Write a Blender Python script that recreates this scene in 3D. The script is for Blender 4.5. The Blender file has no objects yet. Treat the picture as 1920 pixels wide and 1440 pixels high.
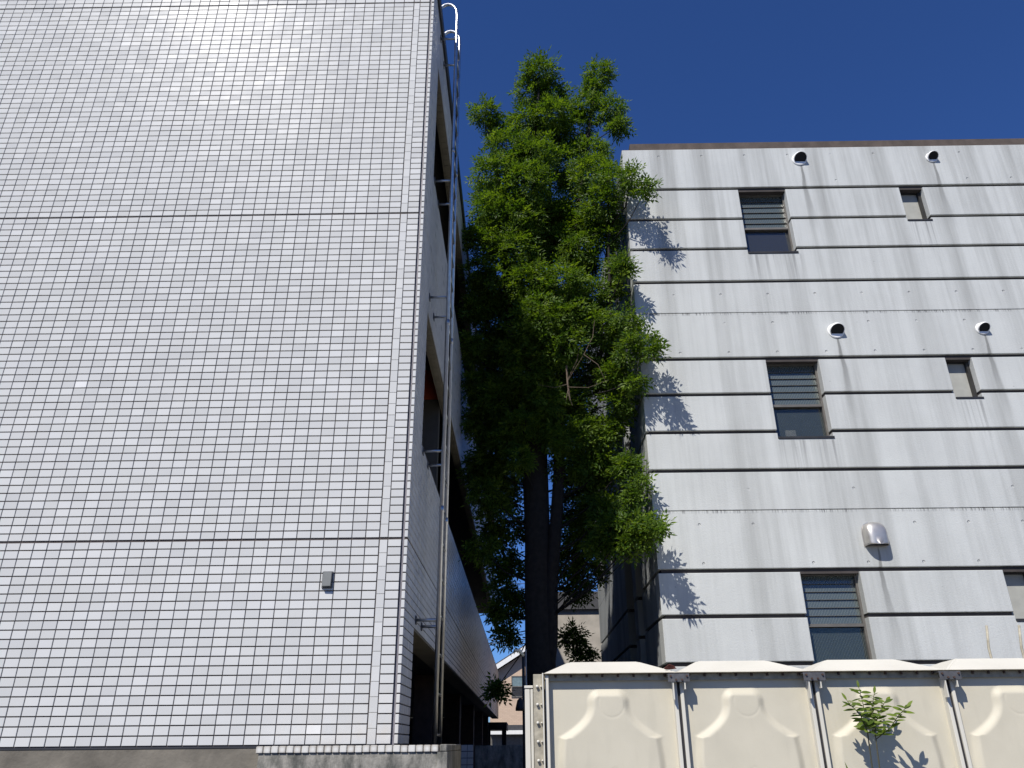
import bpy, bmesh, math, random
import numpy as np
from mathutils import Vector, Matrix
random.seed(7); rng = np.random.default_rng(11)
sc = bpy.context.scene
COL = sc.collection
EYE = 1.6                                   # camera height above ground

# ------------------------------------------------------------------ camera
def make_camera():
    p, yaw, roll = math.radians(24.888), math.radians(0.507), math.radians(-0.485)
    f = Vector((-math.sin(yaw)*math.cos(p), math.cos(yaw)*math.cos(p), math.sin(p)))
    r = Vector((math.cos(yaw), math.sin(yaw), 0)); u = r.cross(f)
    r2 = r*math.cos(roll)+u*math.sin(roll); u2 = u*math.cos(roll)-r*math.sin(roll)
    cam = bpy.data.cameras.new('camera'); o = bpy.data.objects.new('camera', cam); COL.objects.link(o)
    M = Matrix((r2, u2, -f)).transposed().to_4x4(); M.translation = (0, 0, EYE)
    o.matrix_world = M
    cam.sensor_width = 36; cam.lens = 36*1455.9/1920; cam.clip_start = .05; cam.clip_end = 2000
    sc.camera = o
make_camera()
# ------------------------------------------------------------------ light
SUN = Vector((-.39, -.705, .905)).normalized()
world = bpy.data.worlds.new('World'); sc.world = world; world.use_nodes = True
wn = world.node_tree.nodes; wl = world.node_tree.links
for n in list(wn): wn.remove(n)
sky = wn.new('ShaderNodeTexSky'); sky.sky_type = 'NISHITA'; sky.sun_disc = False
sky.sun_elevation = math.asin(SUN.z); sky.sun_rotation = math.atan2(SUN.x, SUN.y)
sky.altitude = 100; sky.air_density = 1.0; sky.dust_density = .1; sky.ozone_density = 8.0
bg = wn.new('ShaderNodeBackground'); bg.inputs['Strength'].default_value = .060
wo = wn.new('ShaderNodeOutputWorld'); tint = wn.new('ShaderNodeMix'); tint.data_type = 'RGBA'; tint.blend_type = 'MULTIPLY'; tint.inputs[0].default_value = 1; tint.inputs[7].default_value = (.72, 1, 1.52, 1)
wl.new(sky.outputs[0], tint.inputs[6]); wl.new(tint.outputs[2], bg.inputs[0]); wl.new(bg.outputs[0], wo.inputs[0])
sl = bpy.data.lights.new('sun', 'SUN'); sl.energy = 5.0; sl.angle = math.radians(.53); sl.color = (1, .955, .88)
so = bpy.data.objects.new('sun', sl); COL.objects.link(so); so.rotation_euler = SUN.to_track_quat('Z', 'Y').to_euler()
so.location = (-20, -30, 45)
sc.view_settings.view_transform = 'Standard'; sc.view_settings.look = 'None'
sc.view_settings.exposure = 0.2; sc.view_settings.gamma = 1
try: sc.view_settings.use_curve_mapping = False
except Exception: pass

# ------------------------------------------------------------------ material helpers
class NT:
    def __init__(s, name):
        s.m = bpy.data.materials.new(name); s.m.use_nodes = True; s.t = s.m.node_tree
        s.b = s.t.nodes['Principled BSDF']; s.out = s.t.nodes['Material Output']
    def n(s, typ, **kw):
        x = s.t.nodes.new(typ)
        for k, v in kw.items():
            setattr(x, k, v)
        return x
    def put(s, sock, v):
        if hasattr(v, 'is_output'): s.t.links.new(v, sock)
        else: sock.default_value = v
    def math(s, op, a, b=0, c=None, clamp=False):
        x = s.n('ShaderNodeMath', operation=op); x.use_clamp = clamp
        s.put(x.inputs[0], a); s.put(x.inputs[1], b)
        if c is not None: s.put(x.inputs[2], c)
        return x.outputs[0]
    def mix(s, f, a, b, blend='MIX'):
        x = s.n('ShaderNodeMix', data_type='RGBA', blend_type=blend)
        s.put(x.inputs[0], f); s.put(x.inputs[6], a); s.put(x.inputs[7], b)
        return x.outputs[2]
    def pos(s):
        if not hasattr(s, '_p'): s._p = s.n('ShaderNodeNewGeometry').outputs['Position']
        return s._p
    def xyz(s):
        if not hasattr(s, '_x'):
            x = s.n('ShaderNodeSeparateXYZ'); s.put(x.inputs[0], s.pos()); s._x = x.outputs
        return s._x
    def noise(s, scale, detail=4, rough=.55, vec=None, sv=None):
        x = s.n('ShaderNodeTexNoise')
        v = vec if vec is not None else s.pos()
        if sv is not None:
            mp = s.n('ShaderNodeVectorMath', operation='MULTIPLY'); s.put(mp.inputs[0], v); mp.inputs[1].default_value = sv; v = mp.outputs[0]
        s.put(x.inputs['Vector'], v); x.inputs['Scale'].default_value = scale
        x.inputs['Detail'].default_value = detail; x.inputs['Roughness'].default_value = rough
        return x.outputs[0]
    def ramp(s, f, a, b, lo=0., hi=1.):
        x = s.n('ShaderNodeMapRange'); s.put(x.inputs[0], f)
        for i, v in zip((1, 2, 3, 4), (a, b, lo, hi)): x.inputs[i].default_value = v
        return x.outputs[0]
    def bump(s, h, dist, strength=1.):
        x = s.n('ShaderNodeBump'); s.put(x.inputs['Height'], h); x.inputs['Distance'].default_value = dist; x.inputs['Strength'].default_value = strength
        s.put(s.b.inputs['Normal'], x.outputs[0])
    def col(s, v): s.put(s.b.inputs['Base Color'], v)
    def set(s, **kw):
        for k, v in kw.items(): s.put(s.b.inputs[k.replace('_', ' ')], v)
        return s
def rgb(r, g, b): return (r, g, b, 1)
def simple(name, c, rough=.6, metal=0., var=.25, scale=6., bump=0., spec=.5):
    t = NT(name)
    n = t.noise(scale, 5)
    d = tuple(x*(1-var) for x in c[:3])+(1,); l = tuple(min(1, x*(1+var*.6)) for x in c[:3])+(1,)
    t.col(t.mix(t.ramp(n, .3, .7), d, l)); t.set(Roughness=rough, Metallic=metal)
    t.b.inputs['Specular IOR Level'].default_value = spec
    if bump: t.bump(t.noise(scale*8, 4), bump)
    return t.m
M = {}
def mat_tile():
    t = NT('white_glazed_tile')
    oi = t.n('ShaderNodeObjectInfo'); at = t.n('ShaderNodeAttribute'); at.attribute_name = 'rnd'
    r = t.math('FRACT', t.math('ADD', t.math('MULTIPLY', oi.outputs['Random'], 7.31), at.outputs['Fac']))
    r2 = t.math('FRACT', t.math('MULTIPLY', r, 17.7))
    c = t.mix(r, rgb(.51, .514, .508), rgb(.605, .608, .60))
    c = t.mix(t.math('MULTIPLY', r2, .35), c, rgb(.55, .55, .525))
    c = t.mix(t.ramp(r, .9985, .999, 0, .5), c, rgb(.80, .80, .79)); c = t.mix(t.ramp(r2, .992, .994, 0, .18), c, rgb(.40, .40, .39))
    x, y, z = t.xyz()
    # broad soft grey cloudiness from noise, and brown run-off towards the foot of the wall at the right
    f = t.ramp(t.noise(.9, 4, .6), .35, .7)
    c = t.mix(t.math('MULTIPLY', f, .16), c, rgb(.45, .45, .44))
    low = t.math('MULTIPLY', t.ramp(z, 2.15, 1.65), t.ramp(x, -2.3, -1.2))
    c = t.mix(t.math('MULTIPLY', low, t.ramp(t.noise(7, 4), .35, .7, 0, .35)), c, rgb(.50, .44, .36))
    t.col(c)
    t.set(Roughness=t.ramp(r2, 0, 1, .27, .33)); t.b.inputs['Specular IOR Level'].default_value = .022
    h = t.math('ADD', t.noise(1.6, 2, .5), t.math('MULTIPLY', t.noise(30, 2, .5), .02))
    t.bump(h, .010)
    return t.m
def mat_concrete(name, base, dark, side=False, features=True):
    t = NT(name)
    x, y, z = t.xyz()
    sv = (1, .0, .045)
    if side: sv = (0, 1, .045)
    s1 = t.noise(2.6, 6, .62, sv=sv); s2 = t.noise(11, 5, .6, sv=sv); s3 = t.noise(1.1, 5, .6); s4 = t.noise(45, 4, .6)
    c = t.mix(t.ramp(s3, .3, .7), base, tuple(v*.9 for v in base[:3])+(1,))
    up = t.ramp(z, 7.5, 11.0, .62, 1.0)
    c = t.mix(t.math('MULTIPLY', t.ramp(s1, .46, .68), t.math('MULTIPLY', up, .85)), c, dark)
    c = t.mix(t.math('MULTIPLY', t.ramp(s2, .46, .84), t.math('MULTIPLY', up, .5)), c, dark)
    c = t.mix(t.ramp(t.math('MULTIPLY', t.ramp(s1, .5, .3), t.ramp(t.noise(5, 3, .5, sv=sv), .55, .7)), 0, 1, 0, .35), c, tuple(min(1, v*1.18) for v in base[:3])+(1,))
    c = t.mix(t.ramp(s4, .62, .8, 0, .25), c, dark)
    h = t.math('ADD', s4, t.math('MULTIPLY', s3, 2.))
    if features:
        wob = t.math('MULTIPLY', t.math('SUBTRACT', t.noise(1.2, 3, sv=(.3, .3, 1)), .5), .12)
        # rust-grey run-off below the vents
        for xv, zv in ((4.95, 9.2), (7.245, 9.2), (4.96, 5.8), (7.237, 5.8), (4.9, 2.45)):
            zv += EYE
            dx = t.math('ABSOLUTE', t.math('SUBTRACT', t.math('ADD', x, wob), xv+.02))
            below = t.math('SUBTRACT', zv, z)
            wdt = t.math('ADD', t.math('MULTIPLY', t.math('MAXIMUM', below, 0), .05), .012)
            line = t.ramp(t.math('DIVIDE', dx, wdt), .55, 1.1, 1, 0)
            m = t.math('MULTIPLY', line, t.math('MULTIPLY', t.ramp(below, .0, .06), t.ramp(below, .35, 1.5, .62, 0)))
            c = t.mix(m, c, rgb(.10, .10, .095))
        # sill drips below the windows
        drip = t.ramp(t.noise(16, 3, .5, sv=(1, 0, .02)), .5, .62)
        for x0, x1, zb in ((3.78, 4.68, 7.27), (6.53, 7.0, 7.88), (3.78, 4.68, 4.02), (6.53, 7.0, 4.62)):
            zb += EYE
            mx = t.math('MULTIPLY', t.ramp(x, x0, x0+.06), t.ramp(x, x1, x1-.06))
            b = t.math('SUBTRACT', zb, z)
            m = t.math('MULTIPLY', t.math('MULTIPLY', mx, drip), t.math('MULTIPLY', t.ramp(b, -.01, .02), t.ramp(b, .05, .7, .55, 0)))
            c = t.mix(m, c, rgb(.14, .14, .14))
        # black ticks at the two cold joints
        tick = t.ramp(t.noise(60, 2, .5, sv=(1, 0, .02)), .47, .6)
        blot = t.ramp(t.noise(1.3, 3, sv=(1, 0, 0)), .4, .55)
        for zj in (6.165, 2.965):
            b = t.math('SUBTRACT', zj+EYE+.006, z)
            m = t.math('MULTIPLY', t.math('MULTIPLY', tick, t.math('MULTIPLY', blot, .75)), t.math('MULTIPLY', t.ramp(b, -.004, .0), t.ramp(b, .03, .06, 1, 0)))
            c = t.mix(m, c, rgb(.08, .08, .085))
        # formwork tie holes: two rows in each tall lift, 0.75 m apart
        ux = t.math('SUBTRACT', t.math('FRACT', t.math('DIVIDE', t.math('SUBTRACT', x, 2.51-.375), .75)), .5)
        ux = t.math('MULTIPLY', ux, .75)
        dmin = None
        for zt in (2.765, 2.22, 5.98, 5.46, 9.33, 8.76, 6.5, 3.27):
            dz = t.math('SUBTRACT', z, zt+EYE)
            d = t.math('SQRT', t.math('ADD', t.math('MULTIPLY', ux, ux), t.math('MULTIPLY', dz, dz)))
            dmin = d if dmin is None else t.math('MINIMUM', dmin, d)
        keep = t.ramp(t.noise(1.3, 1), .44, .52)
        hole = t.math('MULTIPLY', t.ramp(dmin, .013, .021, 1, 0), keep)
        c = t.mix(t.math('MULTIPLY', hole, .2), c, rgb(.2, .2, .2))
        h = t.math('SUBTRACT', h, t.math('MULTIPLY', hole, 4.))
        # blow holes
        vor = t.n('ShaderNodeTexVoronoi'); t.put(vor.inputs['Vector'], t.pos()); vor.inputs['Scale'].default_value = 5.
        pit = t.math('MULTIPLY', t.ramp(vor.outputs['Distance'], .02, .05, 1, 0), t.ramp(t.noise(1.7, 2), .5, .6))
        c = t.mix(t.math('MULTIPLY', pit, .55), c, rgb(.09, .09, .09))
    t.col(c); t.set(Roughness=.85); t.b.inputs['Specular IOR Level'].default_value = .25
    t.bump(h, .0035)
    return t.m
M['tile'] = mat_tile()
M['grout'] = simple('dark_grout', rgb(.075, .061, .056), .9, var=.3, scale=9)
M['concrete'] = mat_concrete('pale_streaked_concrete', rgb(.505, .52, .51), rgb(.25, .255, .245))
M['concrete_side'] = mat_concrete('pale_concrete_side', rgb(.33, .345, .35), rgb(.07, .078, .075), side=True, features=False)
M['groove'] = simple('groove_concrete', rgb(.048, .041, .039), .9, var=.3, scale=5)
M['roofcap'] = simple('brown_roof_slab', rgb(.085, .066, .055), .9, var=.35, scale=5, bump=.003)
M['plinth'] = simple('brown_grey_plinth', rgb(.165, .148, .12), .9, var=.35, scale=4, bump=.004)
M['coping'] = simple('dark_coping', rgb(.03, .03, .034), .5)
M['steel'] = simple('brushed_steel', rgb(.50, .48, .45), .42, metal=.75, var=.12, scale=9)
M['rail'] = simple('galvanised_rail', rgb(.50, .51, .53), .30, metal=.95, var=.15, scale=14)
M['vent'] = simple('white_vent_paint', rgb(.80, .80, .79), .35, var=.04)
M['black'] = simple('black_void', rgb(.006, .006, .007), .8)
M['alu'] = simple('grey_aluminium_frame', rgb(.15, .14, .125), .5, metal=.3)
M['darkalu'] = simple('dark_bronze_frame', rgb(.05, .048, .045), .4, metal=.4)
M['interior'] = simple('dim_interior', rgb(.12, .12, .115), .9)
M['blind'] = simple('grey_blind', rgb(.34, .34, .31), .85, var=.12)
M['cardboard'] = simple('pale_box', rgb(.6, .58, .5), .8)
def mat_glass(name, tint, rough=.04, wire=True, alpha=.45):
    t = NT(name)
    x, y, z = t.xyz()
    c = tint
    if wire:
        d1 = t.math('ADD', x, t.math('MULTIPLY', z, -.62))
        w = t.math('ABSOLUTE', t.math('SUBTRACT', t.math('FRACT', t.math('MULTIPLY', d1, 26)), .5))
        c = t.mix(t.ramp(w, .08, .22, .75, 0), tint, rgb(.12, .14, .135))
    t.col(c); t.set(Roughness=rough, Alpha=alpha); t.b.inputs['Specular IOR Level'].default_value = .9
    t.b.inputs['IOR'].default_value = 1.6
    t.bump(t.noise(3.5, 2), .01, .5)
    return t.m
M['glass'] = mat_glass('wired_glass', rgb(.045, .06, .062), .10)
M['glass_plain'] = mat_glass('dark_clear_glass', rgb(.045, .05, .06), .03, wire=False, alpha=.62)
M['louver'] = mat_glass('louver_glass', rgb(.075, .095, .094), .2, wire=True, alpha=.85)
def mat_tank():
    t = NT('cream_frp_panel')
    x, y, z = t.xyz()
    c = t.mix(t.ramp(t.noise(3.2, 5), .3, .7), rgb(.555, .515, .41), rgb(.50, .465, .37))
    c = t.mix(t.ramp(t.noise(9, 5, sv=(1, 1, .2)), .55, .78, 0, .35), c, rgb(.40, .375, .30))
    c = t.mix(t.ramp(t.noise(70, 3), .6, .8, 0, .2), c, rgb(.36, .33, .26))
    t.col(c); t.set(Roughness=.55); t.b.inputs['Specular IOR Level'].default_value = .35
    t.bump(t.noise(160, 3), .0006)
    return t.m
M['tank'] = mat_tank()
M['tankroof'] = simple('pale_frp_roof', rgb(.60, .575, .50), .5, var=.06, scale=3)
M['tanksteel'] = simple('weathered_zinc', rgb(.10, .10, .105), .55, metal=.3, var=.3, scale=30)
M['flange'] = simple('grimy_flange', rgb(.34, .31, .24), .75, var=.35, scale=20)
M['rust'] = simple('rusty_bolt', rgb(.07, .04, .03), .7, metal=.2)
M['seal'] = simple('black_gasket', rgb(.02, .018, .02), .7)
def mat_leaf(name, dark, light, trans):
    t = NT(name)
    at = t.n('ShaderNodeAttribute'); at.attribute_name = 'rnd'; oi = t.n('ShaderNodeObjectInfo')
    r = t.math('FRACT', t.math('ADD', at.outputs['Fac'], oi.outputs['Random']))
    c = t.mix(r, dark, light)
    t.col(c); t.set(Roughness=.5); t.b.inputs['Specular IOR Level'].default_value = .22
    tr = t.n('ShaderNodeBsdfTranslucent'); t.put(tr.inputs[0], t.mix(1., c, trans, 'MULTIPLY'))
    ad = t.n('ShaderNodeMixShader'); ad.inputs[0].default_value = .38
    t.t.links.new(t.b.outputs[0], ad.inputs[1]); t.t.links.new(tr.outputs[0], ad.inputs[2]); t.t.links.new(ad.outputs[0], t.out.inputs[0])
    return t.m
M['leaf'] = mat_leaf('ash_leaf', rgb(.038, .084, .011), rgb(.138, .205, .026), rgb(1.9, 1.9, .5))
M['sapleaf'] = mat_leaf('sapling_leaf', rgb(.06, .10, .016), rgb(.17, .23, .04), rgb(1.6, 1.7, .6))
M['bark'] = simple('dark_bark', rgb(.024, .020, .017), .95, var=.4, scale=14, bump=.02)
M['twig'] = simple('dead_twig', rgb(.13, .095, .07), .9)
M['sapstem'] = simple('sapling_stem', rgb(.06, .055, .03), .8)
M['redleaf'] = simple('dry_red_leaf', rgb(.11, .018, .014), .6, var=.3, scale=40)
def mat_lowwall():
    t = NT('stained_render')
    c = t.mix(t.ramp(t.noise(10, 6, .68, sv=(1, 1, .4)), .38, .62), rgb(.30, .285, .25), rgb(.085, .085, .075))
    c = t.mix(t.ramp(t.noise(22, 5, .6), .55, .75, 0, .6), c, rgb(.10, .105, .085))
    t.col(c); t.set(Roughness=.92); t.bump(t.noise(40, 5), .004)
    return t.m
M['lowwall'] = mat_lowwall()
def mat_coping_tile():
    t = NT('grubby_coping_tile')
    tc = t.n('ShaderNodeTexCoord'); ln = t.n('ShaderNodeVectorMath', operation='LENGTH'); sp = t.n('ShaderNodeVectorMath', operation='MULTIPLY')
    t.put(sp.inputs[0], tc.outputs['Object']); sp.inputs[1].default_value = (1, 0, 1); t.put(ln.inputs[0], sp.outputs[0])
    oi = t.n('ShaderNodeObjectInfo')
    edge = t.math('MULTIPLY', t.ramp(t.math('ADD', ln.outputs['Value'], t.math('MULTIPLY', t.noise(40, 3), .012)), .012, .036), t.ramp(oi.outputs['Random'], 0, 1, .15, .9))
    t.col(t.mix(edge, rgb(.63, .62, .58), rgb(.33, .29, .235))); t.set(Roughness=.3)
    return t.m
M['copingtile'] = mat_coping_tile()
M['ground'] = simple('gravelly_asphalt', rgb(.11, .105, .098), .95, var=.35, scale=2, bump=.01)
def mat_siding():
    t = NT('beige_brick_siding')
    br = t.n('ShaderNodeTexBrick'); cb = t.n('ShaderNodeCombineXYZ'); x, y, z = t.xyz()
    t.put(cb.inputs[0], t.math('ADD', x, y)); t.put(cb.inputs[1], z); t.put(br.inputs['Vector'], cb.outputs[0])
    br.inputs['Color1'].default_value = rgb(.56, .42, .31); br.inputs['Color2'].default_value = rgb(.50, .37, .275); br.inputs['Mortar'].default_value = rgb(.38, .29, .22)
    br.inputs['Scale'].default_value = 1; br.inputs['Brick Width'].default_value = .24; br.inputs['Row Height'].default_value = .09; br.inputs['Mortar Size'].default_value = .006
    t.col(t.mix(t.ramp(t.noise(1.5, 4), .3, .7, 0, .3), br.outputs[0], rgb(.45, .35, .26))); t.set(Roughness=.85)
    return t.m
M['siding'] = mat_siding()
M['fascia'] = simple('white_fascia', rgb(.72, .72, .70), .5, var=.06)
M['slate'] = simple('dark_slate_roof', rgb(.05, .05, .055), .7)
M['greywall'] = simple('grey_beige_render', rgb(.36, .33, .285), .9, var=.2, scale=2.5, bump=.004)
M['darkwood'] = simple('dark_brown_steel', rgb(.018, .015, .016), .6)
M['wire'] = simple('cable_black', rgb(.02, .02, .022), .6)
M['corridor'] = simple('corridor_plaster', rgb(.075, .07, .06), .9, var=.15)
M['redpanel'] = simple('brown_red_panel', rgb(.42, .065, .025), .7, var=.15)
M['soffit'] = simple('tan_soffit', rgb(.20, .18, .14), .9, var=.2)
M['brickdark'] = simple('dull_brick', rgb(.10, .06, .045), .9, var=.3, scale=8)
M['cream'] = simple('cream_pipe', rgb(.66, .64, .52), .45, var=.06)

# ------------------------------------------------------------------ mesh helpers
class MB:
    def __init__(s): s.v = []; s.f = []
    def add(s, vs, fs):
        b = len(s.v); s.v += [tuple(v) for v in vs]; s.f += [tuple(i+b for i in f) for f in fs]; return s
    def box(s, x0, x1, y0, y1, z0, z1):
        return s.add([(x0,y0,z0),(x1,y0,z0),(x1,y1,z0),(x0,y1,z0),(x0,y0,z1),(x1,y0,z1),(x1,y1,z1),(x0,y1,z1)],
            [(0,3,2,1),(4,5,6,7),(0,1,5,4),(1,2,6,5),(2,3,7,6),(3,0,4,7)])
    def tube(s, pts, rad, n=8, cap=True):
        pts = [Vector(p) for p in pts]; k = len(pts)
        if not hasattr(rad, '__len__'): rad = [rad]*k
        vs = []; ref = None
        for i, p in enumerate(pts):
            d = (pts[min(i+1, k-1)]-pts[max(i-1, 0)]).normalized()
            if ref is None:
                ref = d.orthogonal().normalized()
            ref = (ref-d*ref.dot(d)).normalized(); b = d.cross(ref)
            for j in range(n):
                a = 2*math.pi*j/n; vs.append(p+(ref*math.cos(a)+b*math.sin(a))*rad[i])
        fs = [(i*n+j, i*n+(j+1) % n, (i+1)*n+(j+1) % n, (i+1)*n+j) for i in range(k-1) for j in range(n)]
        if cap: fs += [tuple(range(n-1, -1, -1)), tuple((k-1)*n+j for j in range(n))]
        return s.add(vs, fs)
    def prism(s, poly, y0, y1):             # polygon in x,z extruded along y
        n = len(poly)
        vs = [(x, y0, z) for x, z in poly]+[(x, y1, z) for x, z in poly]
        return s.add(vs, [tuple(range(n)), tuple(range(2*n-1, n-1, -1))]+[(i, n+i, n+(i+1) % n, (i+1) % n) for i in range(n)])
    def mesh(s, name, mat, smooth=False):
        me = bpy.data.meshes.new(name); me.from_pydata(s.v, [], s.f); me.update()
        if mat: me.materials.append(mat)
        if smooth: me.polygons.foreach_set('use_smooth', [True]*len(me.polygons))
        return me
    def build(s, name, mat, parent=None, smooth=False, bevel=0., **props):
        me = s.mesh(name, mat, smooth)
        bm = bmesh.new(); bm.from_mesh(me)
        bmesh.ops.recalc_face_normals(bm, faces=bm.faces)
        if bevel: bmesh.ops.bevel(bm, geom=list(bm.edges), offset=bevel, segments=1, affect='EDGES', profile=.5)
        bm.to_mesh(me); bm.free()
        return link(name, me, parent, **props)
def link(name, me, parent=None, **props):
    o = bpy.data.objects.new(name, me); COL.objects.link(o)
    if parent is not None: o.parent = parent
    for k, v in props.items(): o[k] = v
    return o
def thing(name, label, cat, group=None, loc=None):
    o = bpy.data.objects.new(name, None); COL.objects.link(o); o.empty_display_size = .3
    o['label'] = label; o['category'] = cat
    if group: o['group'] = group
    if loc is not None: o.location = loc
    return o
def zbox(x0, x1, y0, y1, z0, z1): return MB().box(x0, x1, y0, y1, z0+EYE, z1+EYE)
def E3(x, y, z): return (x, y, z+EYE)

# ------------------------------------------------------------------ ground
link('ground', MB().add([(-400,-400,0),(400,-400,0),(400,400,0),(-400,400,0)], [(0,1,2,3)]).mesh('ground', M['ground']), kind='structure')
link('yard_slab', MB().box(-9, 12, 5.5, 34, -.05, .012).mesh('yard_slab', M['ground']), kind='structure')

# ================================================================== LEFT: white tiled building
FY = 6.374; SX = -.932; RP = .0706; Z0 = 1.559; TP = .115; XS = -1.169; YB = 33.
JOINTS = (0, 47, 90); RMIN, RMAX = -22, 95
LB = thing('tiled_building', 'tall building clad in glossy white tiles with dark joints, left of the tree', 'building')
g = MB()
g.box(-8, -.985, FY+.009, FY+.26, EYE, EYE+8.27)
g.box(-.961, SX-.007, FY+.009, FY+.26, EYE, EYE+8.27)
g.build('wall', M['grout'], LB)
zbox(-.985, -.961, FY+.022, FY+.2, 0, 8.265).build('expansion_joint', simple('grey_sealant', rgb(.20, .19, .21), .6), LB)
g = MB(); g.box(-1.2, SX-.007, FY+.26, 7.0, EYE-1.6, EYE+8.27); g.build('corner_pier', M['grout'], LB)
for z0, z1, xi in ((.92, 2.65, -1.18), (4.08, 5.9, -1.045), (7.52, 8.27, -1.045)):
    zbox(xi, SX-.007, 7.0, YB, z0, z1).build('spandrel', M['grout'], LB)
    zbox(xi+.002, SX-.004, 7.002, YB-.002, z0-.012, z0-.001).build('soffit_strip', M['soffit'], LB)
zbox(-8, -.99, FY+.006, FY+.3, -1.6, -.005).build('plinth', M['plinth'], LB)
zbox(-8, -.96, FY+.001, FY+.02, -.010, .002).build('base_flashing', M['coping'], LB)
for z0, z1, xe in ((.97, 1.2, -1.182), (4.9, 5.15, -1.047), (7.9, 8.1, -1.047)):
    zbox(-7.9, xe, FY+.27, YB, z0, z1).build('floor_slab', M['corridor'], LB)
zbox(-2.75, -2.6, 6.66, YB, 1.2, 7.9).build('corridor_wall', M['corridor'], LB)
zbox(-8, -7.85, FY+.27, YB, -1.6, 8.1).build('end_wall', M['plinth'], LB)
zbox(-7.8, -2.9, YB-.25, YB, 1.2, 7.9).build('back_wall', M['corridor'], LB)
zbox(-5.2, -5.0, 6.68, YB-1, -1.58, .96).build('lobby_wall', M['brickdark'], LB)
zbox(-4.99, -2.35, YB-.3, YB-.1, -1.58, .96).build('lobby_wall', M['brickdark'], LB)
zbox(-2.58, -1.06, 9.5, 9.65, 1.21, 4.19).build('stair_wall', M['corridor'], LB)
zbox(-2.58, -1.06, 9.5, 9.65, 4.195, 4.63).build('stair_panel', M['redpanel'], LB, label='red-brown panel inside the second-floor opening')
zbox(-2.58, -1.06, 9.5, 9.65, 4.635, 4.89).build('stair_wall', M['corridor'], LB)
for yy in (12.5, 17.5, 22.5, 27.5, 32.):
    zbox(-1.62, -1.3, yy, yy+.4, -1.59, .965).build('column', M['brickdark'], LB)
for yy in (10.5, 13.2, 16., 19., 22.):
    zbox(-4.98, -4.9, yy, yy+1.3, -1.57, .5).build('lobby_door', M['darkalu'], LB)
c = MB(); c.box(-8.03, SX+.03, FY-.03, FY+.35, EYE+8.275, EYE+8.44); c.box(-1.2, SX+.03, FY+.35, YB+.03, EYE+8.275, EYE+8.44); c.build('roof_coping', M['coping'], LB, bevel=.008)
zbox(-7.95, -1.2, FY+.35, YB, 8.275, 8.30).build('roof', M['roofcap'], LB)

def tile_arrays(cx, cz, w, h, d=.009, ch=.0014, tilt=.009):
    """boxes w x h centred at (cx,cz), front face at 0 looking to -axis; returns verts (N*8,3) [u, depth, v]"""
    n = len(cx); hw = w/2; hh = h/2
    tx = rng.normal(0, tilt, n); tz = rng.normal(0, tilt, n)
    V = np.zeros((n, 8, 3))
    for k, (sx, sz) in enumerate(((-1,-1),(1,-1),(1,1),(-1,1))):
        V[:, k, 0] = cx+sx*(hw-ch); V[:, k, 2] = cz+sz*(hh-ch); V[:, k, 1] = sx*hw*tx+sz*hh*tz
        V[:, k+4, 0] = cx+sx*hw; V[:, k+4, 2] = cz+sz*hh; V[:, k+4, 1] = .0022
    B = V[:, 4:].copy(); B[:, :, 1] = d+.004
    V = np.concatenate([V, B], 1)
    F = np.array([(0,1,2,3),(4,5,1,0),(5,6,2,1),(6,7,3,2),(7,4,0,3),(8,9,5,4),(9,10,6,5),(10,11,7,6),(11,8,4,7)])
    F = (F[None]+np.arange(n)[:, None, None]*12).reshape(-1, 4)
    return V.reshape(-1, 3), F
def np_mesh(name, V, F, mat, rnd=None, smooth=False):
    me = bpy.data.meshes.new(name)
    k = F.shape[1]
    me.vertices.add(len(V)); me.vertices.foreach_set('co', V.astype(np.float32).ravel())
    me.loops.add(F.size); me.loops.foreach_set('vertex_index', F.astype(np.int32).ravel())
    me.polygons.add(len(F)); me.polygons.foreach_set('loop_start', np.arange(0, F.size, k, dtype=np.int32))
    me.update(calc_edges=True); me.validate()
    me.materials.append(mat)
    if rnd is not None:
        a = me.attributes.new('rnd', 'FLOAT', 'FACE'); a.data.foreach_set('value', rnd.astype(np.float32))
    me.polygons.foreach_set('use_smooth', [bool(smooth)]*len(me.polygons))
    return me
def row_span(r):                            # z limits of tile row r (between joints r and r+1)
    z0 = Z0+r*RP; z1 = z0+RP; lo = .0045; hi = .0045
    if r in JOINTS: lo = .010
    if r+1 in JOINTS: hi = .010
    return z0+lo, z1-hi
NC = 60
fx, fz, fh, fw = [], [], [], []
big = []
for r in range(RMIN, RMAX):
    a, b = row_span(r)
    for cidx in range(NC):
        x = XS-(cidx+.5)*TP
        if x < -7.9: continue
        if r < RMIN+11 and cidx < 27: big.append((x, (a+b)/2)); continue
        fx.append(x); fz.append((a+b)/2); fw.append(TP-.0068); fh.append(b-a)
    fx.append((-1.0945-.9865)/2); fw.append(.106); fz.append((a+b)/2); fh.append(b-a)
V, F = tile_arrays(np.array(fx), np.array(fz)+EYE, np.array(fw), np.array(fh))
V[:, 1] += FY
me = np_mesh('tile_field', V, F, M['tile'], np.repeat(rng.random(len(fx)), 9))
link('tile_field', me, LB, kind='stuff')
def single_tile(name, w, h):
    V, F = tile_arrays(np.array([0.]), np.array([0.]), w, h, tilt=0.)
    return np_mesh(name, V, F, M['tile'])
me = single_tile('tile', TP-.0068, RP-.0090)
for x, z in big:
    o = link('tile', me, LB); o.location = (x, FY, z+EYE)
    o.rotation_euler = (rng.normal(0, .009), 0, rng.normal(0, .009))
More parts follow.
